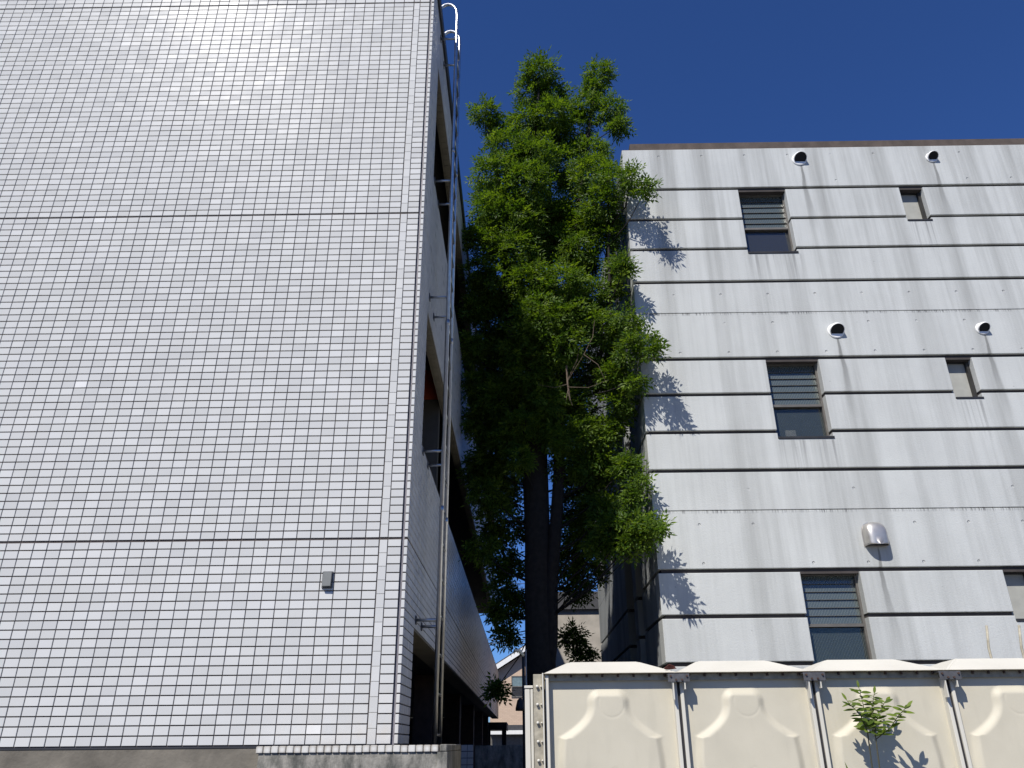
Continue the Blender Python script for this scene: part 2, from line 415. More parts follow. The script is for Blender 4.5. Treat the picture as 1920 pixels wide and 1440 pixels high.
for z0, z1, n in ((.006, 1.549, 14), (1.569, 4.867, 30), (4.887, 7.903, 27), (7.923, 8.268, 3)):
    h = (z1-z0)/n; me = single_tile('upright_tile', .0635, h-.0025)
    for k in range(n):
        o = link('upright_tile', me, LB); o.location = (-1.1317, FY, z0+(k+.5)*h+EYE)
        o.rotation_euler = (rng.normal(0, .004), 0, rng.normal(0, .004))
cm = MB().box(0, .0285, -.0, .046, -.0316, .0316).mesh('corner_tile', M['tile'])
bm = bmesh.new(); bm.from_mesh(cm); bmesh.ops.bevel(bm, geom=list(bm.edges), offset=.003, segments=1, affect='EDGES'); bm.to_mesh(cm); bm.free()
for r in range(RMIN, RMAX):
    a, b = row_span(r); o = link('corner_tile', cm, LB); o.location = (SX-.0285, FY, (a+b)/2+EYE); o.scale.z = (b-a)/.0634
# side wall tiles (real geometry, too fine to pick apart)
sy, sz_, sh, sw = [], [], [], []
for r in range(RMIN, RMAX):
    a, b = row_span(r); zc = (a+b)/2
    y = FY+.05
    while y < YB-.1:
        y1 = y+TP
        on = y1 < 7.005+.06
        for z0, z1 in ((.92, 2.65), (4.08, 5.9), (7.52, 8.27)):
            if a >= z0-.01 and b <= z1+.02: on = True
        if on: sy.append((y+y1)/2); sz_.append(zc); sh.append(b-a); sw.append(TP-.006)
        y = y1
V, F = tile_arrays(np.array(sy), np.array(sz_)+EYE, np.array(sw), np.array(sh), tilt=.004)
V2 = np.stack([SX-V[:, 1], V[:, 0], V[:, 2]], 1)
link('side_tiles', np_mesh('side_tiles', V2, F, M['tile'], np.repeat(rng.random(len(sy)), 9)), LB, kind='stuff')
# tiled lintel soffits of the two upper openings
for zz in (4.08, 7.52):
    yy, xx = np.meshgrid(np.arange(7.06, 22., TP), np.array([-.985]), indexing='ij'); yy = yy.ravel(); xx = xx.ravel()
    V, F = tile_arrays(yy, xx, np.full(len(yy), TP-.006), np.full(len(yy), .063))
    V2 = np.stack([V[:, 2], V[:, 0], zz+EYE-.022+V[:, 1]], 1)
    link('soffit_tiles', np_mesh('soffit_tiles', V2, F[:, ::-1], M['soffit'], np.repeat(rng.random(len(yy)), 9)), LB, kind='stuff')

# small grey box on the facade
vb = thing('wall_box', 'small dark grey metal box fixed low on the white tiled wall', 'wall box', loc=E3(-1.567, FY, 1.222))
MB().box(-.044, .044, -.012, .0, -.068, .068).build('back_plate', M['tanksteel'], vb, bevel=.004)
MB().add([(-.034,-.03,.058),(.034,-.03,.058),(.034,-.044,-.054),(-.034,-.044,-.054),(-.036,-.01,.06),(.036,-.01,.06),(.036,-.01,-.058),(-.036,-.01,-.058)],
         [(0,1,2,3),(4,5,1,0),(5,6,2,1),(6,7,3,2),(7,4,0,3)]).build('cover', simple('box_grey', rgb(.12,.13,.13), .45), vb)

# ------------------------------------------------------------------ ladder
LD = thing('access_ladder', 'grey steel ladder with hooped tops fixed to the side of the white tiled building', 'ladder')
RX = -.73
for yy in (7.08, 7.50):
    pts = [E3(RX, yy, -1.55), E3(RX, yy, 8.52)]
    for k in range(1, 9):
        a = math.pi*k/8; pts.append(E3(RX-.12+.12*math.cos(a), yy, 8.55+.19*math.sin(a)))
    pts.append(E3(RX-.24, yy, 8.44))
    MB().tube(pts, .0215, 12).build('rail', M['rail'], LD, smooth=True)
    for zz in (2.0, 4.0, 6.3):
        MB().tube([E3(RX, yy, zz-.03), E3(RX, yy, zz+.03)], .0245, 12).build('rail_joint', M['rail'], LD, smooth=True)
rm = MB().tube([(0, 0, 0), (0, .42, 0)], .0125, 8).mesh('rung', M['rail'], True)
for k in range(29):
    o = link('rung', rm, LD); o.location = E3(RX, 7.08, -.9+k*.325)
for zz in (1.0, 2.58, 4.31, 5.86, 8.12):
    for yy in (7.08, 7.50):
        b = MB().tube([E3(SX-.0, yy, zz), E3(RX, yy, zz)], .014, 8).build('bracket', M['rail'], LD, smooth=True)
        zbox(SX+.001, SX+.009, yy-.035, yy+.035, zz-.035, zz+.035).build('bracket_plate', M['tanksteel'], b)

# ================================================================== RIGHT: concrete building
DY = 10.71; CX = 1.876; XR = 11.5; YR = 19.3
RB = thing('concrete_building', 'pale streaked concrete building with dark horizontal grooves and small recessed windows', 'building')
GR = [(.898, .95), (1.497, 1.549), (2.098, 2.152), (3.53, 3.583), (4.124, 4.176), (4.73, 4.782), (5.328, 5.384), (6.716, 6.77), (7.354, 7.405), (7.955, 8.005), (8.585, 8.64)]
TOP = 9.485
WW = (3.805, 4.612); SWN = (6.548, 6.95)
WIN = [(WW, 7.275, 8.585), (SWN, 7.885, 8.585), (WW, 4.03, 5.328), (SWN, 4.635, 5.328), (WW, .86, 2.098), (SWN, 1.42, 2.098)]
edges = [-1.6]+[v for p in GR for v in p]+[TOP]
bands = [(edges[i], edges[i+1]) for i in range(0, len(edges), 2)]
def split_joint(b, zj): return [(b[0], zj-.004), (zj+.004, b[1])] if b[0] < zj < b[1] else [b]
bands = [q for b in bands for zj in ((6.165,) if b[0] < 6.165 < b[1] else (2.965,)) for q in split_joint(b, zj)]
TH = .30
def band_piece(poly):
    mb = MB().prism([(x, z+EYE) for x, z in poly], DY, DY+TH)
    me = mb.mesh('concrete_band', M['concrete']); bm = bmesh.new(); bm.from_mesh(me)
    bmesh.ops.recalc_face_normals(bm, faces=bm.faces)
    ed = [e for e in bm.edges if all(abs(v.co.y-DY) < 1e-5 for v in e.verts)]
    bmesh.ops.bevel(bm, geom=ed, offset=.009, segments=2, affect='EDGES', profile=.5)
    bm.to_mesh(me); bm.free()
    me.materials.append(M['concrete'])
    return link('concrete_band', me, RB)
for z0, z1 in bands:
    cuts = []
    for (xa, xb), wz0, wz1 in WIN:
        if wz0 < z1-.001 and wz1 > z0+.001: cuts.append((xa, xb, wz0))
    cuts.sort(); x = CX; segs = []
    top = []                                # build polygons: full cuts split, partial cuts notch
    cur = [(CX, z0), ]
    pieces = []; start = CX; notches = []
    for xa, xb, wz0 in cuts:
        if wz0 <= z0+.001:
            pieces.append((start, xa, notches)); start = xb; notches = []
        else: notches.append((xa, xb, wz0))
    pieces.append((start, XR, notches))
    for xa, xb, nt in pieces:
        poly = [(xa, z0), (xb, z0), (xb, z1)]
        for na, nb, nz in reversed(nt): poly += [(nb, z1), (nb, nz), (na, nz), (na, z1)]
        poly.append((xa, z1)); band_piece(poly)
for z0, z1 in GR:
    xs = [CX+.05]; 
    for (xa, xb), w0, w1 in WIN:
        if w0 < (z0+z1)/2 < w1+.001: xs += [xa-.012, xb+.012]
    xs.append(XR)
    for k in range(0, len(xs), 2):
        zbox(xs[k], xs[k+1], DY+.038, DY+TH-.01, z0-.02, z1+.02).build('groove', M['groove'], RB)
for zj in (6.165, 2.965):
    zbox(CX+.04, XR, DY+.014, DY+TH-.01, zj-.01, zj+.01).build('groove', M['groove'], RB)
# side wall: a corner block, a shallow recess, a pier, a deep recess and a long rear wall, all grooved
for z0, z1 in bands:
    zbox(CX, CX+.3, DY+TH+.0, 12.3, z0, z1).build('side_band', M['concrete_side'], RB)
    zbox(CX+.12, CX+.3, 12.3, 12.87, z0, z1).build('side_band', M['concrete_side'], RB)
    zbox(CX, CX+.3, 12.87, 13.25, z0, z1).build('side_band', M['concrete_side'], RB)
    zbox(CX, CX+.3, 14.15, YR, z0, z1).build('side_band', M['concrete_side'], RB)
zbox(CX+.05, CX+.28, DY+.3, 12.31, -1.6, TOP-.05).build('side_groove_core', M['groove'], RB)
zbox(CX+.17, CX+.28, 12.30, 12.88, -1.6, TOP-.05).build('side_groove_core', M['groove'], RB)
zbox(CX+.05, CX+.28, 12.88, 13.24, -1.6, TOP-.05).build('side_groove_core', M['groove'], RB)
zbox(CX+.05, CX+.28, 14.16, YR-.02, -1.6, TOP-.05).build('side_groove_core', M['groove'], RB)
zbox(CX+.55, CX+.7, 13.0, 14.4, -1.6, TOP-.02).build('recess_wall', M['brickdark'], RB)
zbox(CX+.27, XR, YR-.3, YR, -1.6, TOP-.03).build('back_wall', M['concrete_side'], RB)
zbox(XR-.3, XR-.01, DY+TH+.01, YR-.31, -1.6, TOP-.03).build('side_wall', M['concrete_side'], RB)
zbox(CX+.02, XR-.02, DY+.02, YR-.02, TOP+.001, TOP+.02).build('roof', M['roofcap'], RB)
zbox(CX+.155, XR-.1, DY+.03, YR-.2, TOP+.02, TOP+.17).build('roof_slab', M['roofcap'], RB, bevel=.006)
zbox(CX+.31, XR-.32, DY+1.6, DY+1.7, -1.6, TOP-.04).build('interior_wall', M['interior'], RB)
for zz in (-1.5, 2.3, 5.6, 8.9): zbox(CX+.31, XR-.32, DY+TH+.01, DY+1.59, zz, zz+.12).build('interior_floor', M['interior'], RB)
# windows
def big_window(xa, xb, z0, z1, lab, glass):
    yf = DY+.13; zm = z0+.44*(z1-z0)
    f = MB()
    f.box(xa, xa+.03, yf, yf+.09, z0+EYE+.035, z1+EYE); f.box(xb-.03, xb, yf, yf+.09, z0+EYE+.035, z1+EYE)
    f.box(xa+.03, xb-.03, yf+.001, yf+.089, z1+EYE-.03, z1+EYE); f.box(xa+.03, xb-.03, yf-.012, yf+.089, zm+EYE-.014, zm+EYE+.024)
    f.box(xa+.03, xb-.03, yf+.001, yf+.089, z0+EYE+.036, z0+EYE+.07)
    w = f.build('window', M['alu'], RB, label=lab)
    MB().box(xa+.002, xb+.012, DY-.012, yf+.1, z0+EYE, z0+EYE+.033).build('sill', M['darkalu'], w)
    MB().box(xa+.03, xb-.03, yf+.045, yf+.05, z0+EYE+.07, zm+EYE-.022).build('pane', glass, w)
    n = 6; h = (z1-.03-(zm+.028))/n
    lm = MB().add([(xa+.032, yf+.052, h*.55),(xb-.032, yf+.052, h*.55),(xb-.032, yf+.034, -h*.5),(xa+.032, yf+.034, -h*.5),
                   (xa+.032, yf+.058, h*.55),(xb-.032, yf+.058, h*.55),(xb-.032, yf+.040, -h*.5),(xa+.032, yf+.040, -h*.5)],
                  [(3,2,1,0),(4,5,6,7),(2,3,7,6),(0,1,5,4),(0,4,7,3),(1,2,6,5)]).mesh('louver_blade', M['louver'])
    for k in range(n):
        o = link('louver_blade', lm, w); o.location.z = zm+.028+(k+.5)*h+EYE
    ed = MB().box(xa+.032, xb-.032, yf+.031, yf+.041, -h*.5-.001, -h*.5+.0035).mesh('blade_edge', M['alu'])
    for k in range(n):
        o = link('blade_edge', ed, w); o.location.z = zm+.028+(k+.5)*h+EYE
    return w
def small_window(xa, xb, z0, z1, lab):
    yf = DY+.13; f = MB()
    f.box(xa, xa+.03, yf, yf+.08, z0+EYE+.03, z1+EYE); f.box(xb-.045, xb, yf-.02, yf+.08, z0+EYE+.03, z1+EYE)
    f.box(xa+.03, xb-.045, yf+.001, yf+.079, z1+EYE-.035, z1+EYE); f.box(xa+.03, xb-.045, yf+.001, yf+.079, z0+EYE+.031, z0+EYE+.055)
    w = f.build('window', M['darkalu'], RB, label=lab)
    MB().box(xa+.002, xb+.01, DY-.01, yf+.09, z0+EYE, z0+EYE+.028).build('sill', M['darkalu'], w)
    MB().box(xa+.03, xb-.045, yf+.04, yf+.046, z0+EYE+.055, z1+EYE-.035).build('pane', M['blind'], w)
    return w
big_window(*WW, 7.275, 8.585, 'topmost louvred window with a clear lower pane', M['glass_plain'])
big_window(*WW, 4.03, 5.328, 'middle louvred window with a pale box behind the glass', M['glass'])
big_window(*WW, .86, 2.098, 'lowest louvred window half hidden by the tank', M['glass'])
small_window(*SWN, 7.885, 8.585, 'topmost narrow window'); small_window(*SWN, 4.635, 5.328, 'middle narrow window'); small_window(*SWN, 1.42, 2.098, 'lowest narrow window at the right edge')
bx = MB().box(4.02, 4.17, DY+.25, DY+.29, 4.12+EYE, 4.26+EYE).build('cardboard_box', M['cardboard'], None, bevel=.004)
bx['label'] = 'small pale box standing behind the middle louvred window'; bx['category'] = 'box'

# vents
def vent_cap(x, z, R, lab):
    t = thing('vent_cap', lab, 'vent', 'round white vent caps on the concrete wall', loc=E3(x, DY, z))
    # flange ring
    MB().tube([(0, .002, 0), (0, -.012, 0), (0, -.02, 0)], [R*1.08, R*1.08, R*.98], 32).build('flange', M['vent'], t, smooth=False)
    # hood: sphere-like shell whose mouth is cut by a plane facing down and forward
    n = 32; rings = 10; vs = []; fs = []
    ax = Vector((.05, -.70, -.71)).normalized()          # mouth direction
    u = Vector((1, 0, 0)); w = ax.cross(u)
    c0 = Vector((0, -.055, -.004))
    for i in range(rings+1):
        th = math.radians(180-i*(180-80)/rings)
        for j in range(n):
            a = 2*math.pi*j/n
            p = c0+ax*(R*.95*math.cos(th))+(u*math.cos(a)+w*math.sin(a))*(R*.95*math.sin(th))
            p.y = min(p.y, .0); vs.append(p)
    for i in range(rings):
        for j in range(n): fs.append((i*n+j, i*n+(j+1) % n, (i+1)*n+(j+1) % n, (i+1)*n+j))
    hd = MB().add(vs, fs).build('hood', M['vent'], t, smooth=True)
    md = hd.modifiers.new('s', 'SOLIDIFY'); md.thickness = .006
    # dark throat a little inside the mouth
    th = math.radians(84); ring = [c0+ax*(R*.90*math.cos(th))+(u*math.cos(2*math.pi*j/n)+w*math.sin(2*math.pi*j/n))*(R*.90*math.sin(th)) for j in range(n)]
    MB().add(ring, [tuple(range(n))]).build('throat', M['black'], t)
vent_cap(4.95, 9.215, .118, 'white round vent cap above the topmost louvred window')
vent_cap(7.25, 9.215, .095, 'smaller white vent cap above the topmost narrow window')
vent_cap(4.965, 5.81, .118, 'white round vent cap above the middle louvred window')
vent_cap(7.24, 5.815, .095, 'smaller white vent cap above the middle narrow window')
def steel_hood():
    t = thing('steel_vent_hood', 'stainless steel hood above the lowest louvred window, casting a rounded shadow', 'vent hood', loc=E3(4.905, DY, 2.60))
    n = 20; m = 10; W, H, D = .155, .165, .16; vs = []; fs = []
    # rows from wall outline (arch) to front; open bottom
    def arch(s, k):
        sc_ = 1-.05*s
        a = k/n
        if a < .25: return (-W*sc_, -H+(a/.25)*(H*1.05))
        if a > .75: return (W*sc_, -H+((1-a)/.25)*(H*1.05))
        th = math.pi*(1-(a-.25)/.5); return (W*sc_*math.copysign(abs(math.cos(th))**.75, math.cos(th)), H*.05+H*.95*sc_*math.sin(th)**.75)
    for i in range(m+1):
        s = i/m; ang = s*math.pi/2
        y = -D*math.sin(ang); sh = math.cos(ang)
        for k in range(n+1):
            x, z = arch(0, k)
            # superellipse profile: shrink towards front centre-line
            f = (1-math.sin(ang)**3.2)**(1/3.2) if ang < math.pi/2 else 0
            f = max(f, .0)
            vs.append((x*f, y*(.78+.22*(1-abs(x)/W)) if False else y, -H+(z+H)*max(f, .0)))
    for i in range(m):
        for k in range(n): fs.append((i*(n+1)+k, i*(n+1)+k+1, (i+1)*(n+1)+k+1, (i+1)*(n+1)+k))
    hd = MB().add(vs, fs).build('hood', M['steel'], t, smooth=True)
    md = hd.modifiers.new('s', 'SOLIDIFY'); md.thickness = .004
    MB().prism([(x*1.07, z*1.05) for x, z in [arch(0, k) for k in range(n+1)]], -.006, .002).build('flange', M['steel'], t)
    MB().box(-W*.95, W*.95, -.10, -.012, -H+.01, -H+.016).build('grille', M['black'], t)
steel_hood()

# ================================================================== water tank
TY = 6.2; TX = .163; TZ = .478; NPX = 6; NPZ = 2; NPY = 3
TK = thing('water_tank', 'cream sectional water tank of embossed panels bolted together, in front of the concrete building', 'water tank')
def panel_mesh():
    n = 150; g = np.linspace(0, 1, n+1); U, W_ = np.meshgrid(g, g, indexing='ij')
    # height (towards viewer, metres) of the embossed panel, lip 0 at the rim, field recessed
    def sstep(a, b, x):
        t = np.clip((x-a)/(b-a), 0, 1); return t*t*(3-2*t)
    edge = np.minimum(np.minimum(U, 1-U), np.minimum(W_, 1-W_))
    field = -.058*np.maximum(sstep(.012, .022, np.minimum(np.minimum(U, 1-U), W_)), 0)
    # bell: narrow neck at the top widening to the shoulders
    zt = 1-W_                                       # from the top
    uc = np.abs(U-.48)
    t_ = np.clip((zt-.22)/.22, 0, 1)
    half = .147+.225*t_**1.9+.03*np.clip((zt-.44)/.02, 0, 1)*0+.014*sstep(.43, .62, zt)
    dh = np.gradient(half, g, axis=1)
    du = (half-uc)/np.sqrt(1+np.minimum(np.abs(dh), 8)**2)
    dt = zt-.118
    corner = np.minimum(du, dt)
    rr = .075
    k = (half-uc < rr) & (dt < rr)
    corner = np.where(k, rr-np.hypot(rr-(half-uc), rr-dt), corner)
    corner = np.minimum(corner, .9-zt)
    bell = .028*sstep(-.02, .045, corner)
    rad = np.hypot(U-.5, zt-.205)
    ring = np.exp(-((rad-.098)/.0065)**2)*(zt > .16)+.8*np.exp(-((np.hypot(np.maximum(np.abs(U-.5)-.0, 0), np.maximum(.66-zt, 0))-.02)/.006)**2)*(zt < .8)
    H = field+bell*sstep(.02, .06, edge)-.0014*ring
    V = np.stack([U, -H, W_], -1).reshape(-1, 3)
    idx = np.arange((n+1)**2).reshape(n+1, n+1)
    F = np.stack([idx[:-1, :-1], idx[1:, :-1], idx[1:, 1:], idx[:-1, 1:]], -1).reshape(-1, 4)
    me = np_mesh('panel', V, F, M['tank'], smooth=True)
    return me
pm = panel_mesh()
for i in range(NPX):
    for k in range(NPZ):
        o = link('panel', pm, TK); o.location = E3(TX+i+.012, TY, TZ-(k+1)+.004); o.scale = (.976, 1, .992)
for j in range(NPY):
    for k in range(NPZ):
        o = link('panel', pm, TK); o.location = E3(TX, TY+.06+j+.012+.976, TZ-(k+1)+.004); o.scale = (.976, 1, .992); o.rotation_euler.z = -math.pi/2
# side lips next to every seam, the black gasket between them
for i in range(0, NPX+1):
    x = TX+i
    for s in (-1, 1):
        if i == 0 and s < 0 or i == NPX and s > 0: continue
        zbox(x+s*.011 if s > 0 else x-.037, x+.037 if s > 0 else x-.011, TY-.004, TY+.055, TZ-2, TZ-.012).build('seam_lip', M['tankroof'], TK, bevel=.003)
    if 0 < i < NPX: zbox(x-.0105, x+.0105, TY+.012, TY+.05, TZ-2, TZ-.013).build('gasket', M['seal'], TK)
# top flange and its bolts
zbox(TX-.01, TX+NPX+.01, TY-.026, TY+.06, TZ-.004, TZ+.001).build('top_flange', M['flange'], TK, bevel=.002)
zbox(TX+.03, TX+NPX-.03, TY+.03, TY+.052, TZ-.05, TZ-.0075).build('rim', M['flange'], TK)
bmh = MB().tube([(0, 0, -.022), (0, 0, 0)], .009, 6).mesh('bolt', M['rust'])
for i in range(NPX):
    for k in range(8):
        o = link('bolt', bmh, TK); o.location = E3(TX+i+.09+k*.117, TY+.014, TZ-.0045)
# roof panels: truncated pyramids
rp_ = MB().add([(0,0,0),(1,0,0),(1,1,0),(0,1,0),(.205,.24,.098),(.745,.24,.098),(.745,.44,.092),(.205,.44,.092),(.0,0,-.0008),(1,0,-.0008),(1,1,-.0008),(0,1,-.0008)],
    [(0,1,5,4),(1,2,6,5),(2,3,7,6),(3,0,4,7),(4,5,6,7),(8,9,1,0),(9,10,2,1),(10,11,3,2),(11,8,0,3)])
rme = rp_.mesh('roof_panel', M['tankroof']); bm = bmesh.new(); bm.from_mesh(rme); bmesh.ops.recalc_face_normals(bm, faces=bm.faces); bmesh.ops.bevel(bm, geom=[e for e in bm.edges if max(v.co.z for v in e.verts) > .05], offset=.012, segments=2, affect='EDGES'); bm.to_mesh(rme); bm.free()
for i in range(NPX):
    for j in range(NPY):
        o = link('roof_panel', rme, TK); o.location = E3(TX+i+.002, TY-.02+j, TZ+.0022); o.scale = (.996, .998, 1)
# splice plates over the seams
for i in range(1, NPX):
    x = TX+i
    p = zbox(x-.082, x+.078, TY-.062, TY-.056, TZ-.070, TZ-.012).build('splice_plate', M['tanksteel'], TK, bevel=.0015)
    zbox(x-.082, x+.078, TY-.056, TY+.02, TZ-.018, TZ-.0125).build('plate_ledge', M['tanksteel'], p)
    zbox(x-.05, x-.042, TY-.056, TY-.005, TZ-.19, TZ-.045).build('plate_arm', M['tankroof'], p)
    zbox(x+.036, x+.044, TY-.056, TY-.005, TZ-.12, TZ-.045).build('plate_arm', M['tankroof'], p)
    for dx, dz in ((-.062, -.028), (.058, -.028), (-.024, -.055), (.020, -.055)):
        MB().tube([E3(x+dx, TY-.062, TZ+dz), E3(x+dx, TY-.072, TZ+dz)], .0075, 8).build('bolt', M['rust'], p)
# left corner post with bolts, and outer angle
zbox(TX-.078, TX-.004, TY-.008, TY+.01, TZ-2, TZ-.004).build('corner_angle', M['flange'], TK, bevel=.002)
zbox(TX-.012, TX-.0035, TY-.04, TY-.009, TZ-2, TZ+.002).build('corner_angle', M['tankroof'], TK)
bm2 = MB().tube([(0, 0, 0), (0, -.02, 0)], .011, 8).mesh('bolt', M['tankroof'], True)
for k in range(14):
    for dx in (-.05, -.022):
        o = link('bolt', bm2, TK); o.location = E3(TX+dx, TY-.008, TZ-.09-k*.124); o.scale = (1,1,1) if dx < -.03 else (.6,.8,.6)
op = MB(); op.box(TX-.142, TX-.104, TY+.03, TY+.07, EYE+TZ-2, EYE+TZ-.105); op.box(TX-.10, TX-.08, TY+.03, TY+.07, EYE+TZ-2, EYE+TZ-.105); op.box(TX-.145, TX-.079, TY+.025, TY+.08, EYE+TZ-.10, EYE+TZ-.08)
op.build('side_post', M['tankroof'], TK, bevel=.003)
zbox(TX-.155, TX+NPX+.1, TY-.1, TY+NPY+.2, -1.6, TZ-2.002).build('plinth', M['plinth'], TK)
# handrails of the tank ladder behind
for x in (4.665, 4.99):
    MB().tube([E3(x, 8.2, -1.), E3(x, 8.2, .70), E3(x, 8.2, .835), E3(x+.035, 8.2, 1.05)][::1], .012, 10).build('handrail', M['flange'], TK, smooth=True)

# dry leaf on the tank
lv = MB().add([(0,0,0),(.035,-.012,.028),(.075,-.004,.022),(.098,.0,.0),(.06,.02,-.004),(.02,.015,-.006),(.05,.006,.03)], [(0,1,6,5),(1,2,6),(2,3,4,6),(6,4,5)]).build('dry_leaf', M['redleaf'], None)
md = lv.modifiers.new('s', 'SOLIDIFY'); md.thickness = .0015
lv.location = E3(1.065, TY+.0, TZ+.028); lv['label'] = 'dry red leaf lying on the tank top above a seam'; lv['category'] = 'leaf'

# ================================================================== low wall in front of the tiled building
LW = thing('boundary_wall', 'low stained grey wall with a row of small white coping tiles, at the foot of the tiled building', 'wall')
zbox(-1.915, -.618, 6.21, 6.345, -1.6, -.05).build('wall_body', M['lowwall'], LW)
zbox(-1.932, -.60, 6.215, 6.35, -.0495, -.006).build('coping_bed', M['grout'], LW)
ct = MB().box(-.0255, .0255, -.0, .13, -.0235, .0235).mesh('coping_tile', M['copingtile'])
bm = bmesh.new(); bm.from_mesh(ct); bmesh.ops.bevel(bm, geom=list(bm.edges), offset=.004, segments=2, affect='EDGES'); bm.to_mesh(ct); bm.free()
for k in range(24):
    o = link('coping_tile', ct, LW); o.location = E3(-1.908+k*.0553, 6.196, -.0225+rng.normal(0, .0006)); o.rotation_euler.y = rng.normal(0, .008)
zbox(-.617, -.546, 6.2, 7.6, -1.6, -.045).build('end_post', M['lowwall'], LW)
zbox(-.60, -.548, 6.2, 7.6, -.0445, .004).build('end_cap', M['lowwall'], LW, bevel=.006)
TW = thing('tiled_pillar', 'short pillar of bluish-white tiles behind the low wall', 'pillar')
zbox(-.72, -.575, 10.008, 10.2, -1.6, .0).build('core', M['grout'], TW)
me = single_tile('pillar_tile', .067, .064)
for i in range(2):
    for k in range(9):
        o = link('pillar_tile', me, TW); o.location = E3(-.684+i*.0725, 10., -.036-k*.0706)
zbox(-.57, .05, 10.3, 10.45, -1.6, -.01).build('garden_wall', M['lowwall'], None, label='dark low wall behind the tiled pillar', category='wall')

# ================================================================== behind: house, grey wall, carport, wires, lamp post
HS = thing('beige_house', 'beige brick house with a gable roof seen through the gap', 'house')
hy = 58.; hk = hy/38.
def hbox(x0, x1, y0, y1, z0, z1): return zbox(x0*hk, x1*hk, y0, y1, max(z0*hk, -1.6), z1*hk)
def hprism(poly, y0, y1): return MB().prism([(x*hk, max(z*hk+EYE, 0)) for x, z in poly], y0, y1)
hprism([(-1.45,-2),(7.4,-2),(7.4,2.9),(2.95,5.45),(-1.45,2.9)], hy, hy+8).build('wall', M['siding'], HS)
rf = hprism([(-1.75,2.86),(-1.75,3.02),(2.95,5.86),(7.6,3.02),(7.6,2.86),(2.95,5.68)], hy-.55, hy+8.4).build('roof', M['slate'], HS)
hprism([(-1.77,2.72),(-1.77,2.95),(2.95,5.79),(7.62,2.95),(7.62,2.72),(2.95,5.56)], hy-.60, hy-.552).build('fascia', M['fascia'], rf)
w = MB()
for q_ in ((-.48,-.44,1.93,2.85),(.30,.34,1.93,2.85),(-.44,.30,2.80,2.85),(-.44,.30,1.93,1.98),(-.44,.30,2.36,2.41)): w.box(q_[0]*hk,q_[1]*hk,hy-.06,hy+.05,q_[2]*hk+EYE,q_[3]*hk+EYE)
w = w.build('window', M['alu'], HS)
hbox(-.44,.30,hy-.02,hy-.015,1.98,2.36).build('pane', M['glass_plain'], w); hbox(-.44,.30,hy-.03,hy-.025,2.41,2.80).build('pane', simple('pale_glass', rgb(.16,.22,.24), .15), w)
hbox(-1.5,7.4,hy-.5,hy-.002,.52,.78).build('canopy', M['slate'], HS); hbox(-1.52,7.42,hy-.56,hy-.5,.40,.56).build('canopy_edge', M['fascia'], HS)
hbox(-1.44,7.38,hy-.03,hy-.004,-1.1,.40).build('shopfront', M['alu'], HS)
H2 = thing('far_house', 'pale house just visible under the tiled building, far behind', 'house')
zbox(-9.,-2.2,44.,50.,-1.6,2.2).build('wall', M['cream'], H2); MB().prism([(-9.5,2.2+EYE),(-1.8,2.2+EYE),(-2.6,3.4+EYE),(-8.6,3.4+EYE)],43.5,50.5).build('roof', M['slate'], H2)
GW = thing('rendered_building', 'grey-beige rendered building partly in sun, seen just right of the trunk above the tank', 'building')
zbox(1.0, 6.5, 30., 36., -1.6, 4.56).build('wall', M['greywall'], GW); zbox(.9, 6.6, 29.85, 36.1, 4.561, 5.2).build('parapet', M['slate'], GW)
CP = thing('carport', 'dark flat-roofed carport under the far end of the tiled building', 'carport')
zbox(-5.2,-.62,33.6,37.,.53,.80).build('roof', M['darkwood'], CP)
for x in (-5.1,-3.2,-1.45,-.82):
    zbox(x,x+.18,33.7,33.9,-1.6,.53).build('post', M['darkwood'], CP)
zbox(-2.6,-1.9,34.2,34.4,-1.6,.35).build('meter_box', M['darkwood'], CP)
for k, (z, s) in enumerate(((6.64,.05),(6.42,.0),(5.97,.1),(5.62,-.05),(5.34,.02),(4.19,.0),(4.03,.05))):
    pts = [E3(x, 46.+s*x*.3, (z+.25*((x-3)/17.)**2+s*.02*x)*46/36.) for x in np.linspace(-14, 20, 15)]
    MB().tube(pts, .018 if k < 5 else .022, 5).build('overhead_wire', M['wire'], None, label=f'{["topmost","second","third","fourth","fifth","sixth","lowest"][k]} overhead wire across the blue gap left of the trunk', category='wire', group='overhead wires')
LP = thing('lamp_post', 'thin dark post with a small lamp between the trunk and the tank', 'lamp post')
MB().tube([E3(.02,9.5,-1.6), E3(.02,9.5,.93)], .018, 8).build('post', M['wire'], LP, smooth=True)
MB().tube([E3(.05,9.5,-1.6), E3(.05,9.5,1.0)], .009, 8).build('conduit', M['steel'], LP, smooth=True)
MB().tube([E3(.02,9.5,.93), E3(-.03,9.46,.99), E3(-.08,9.44,.98)], .02, 8).build('arm', M['cream'], LP, smooth=True)
MB().tube([E3(-.02,9.48,.34), E3(-.02,9.48,.37), E3(-.02,9.48,.45), E3(-.02,9.48,.475)], [.055,.055,.035,.01], 16).build('lamp_shade', M['wire'], LP, smooth=True)

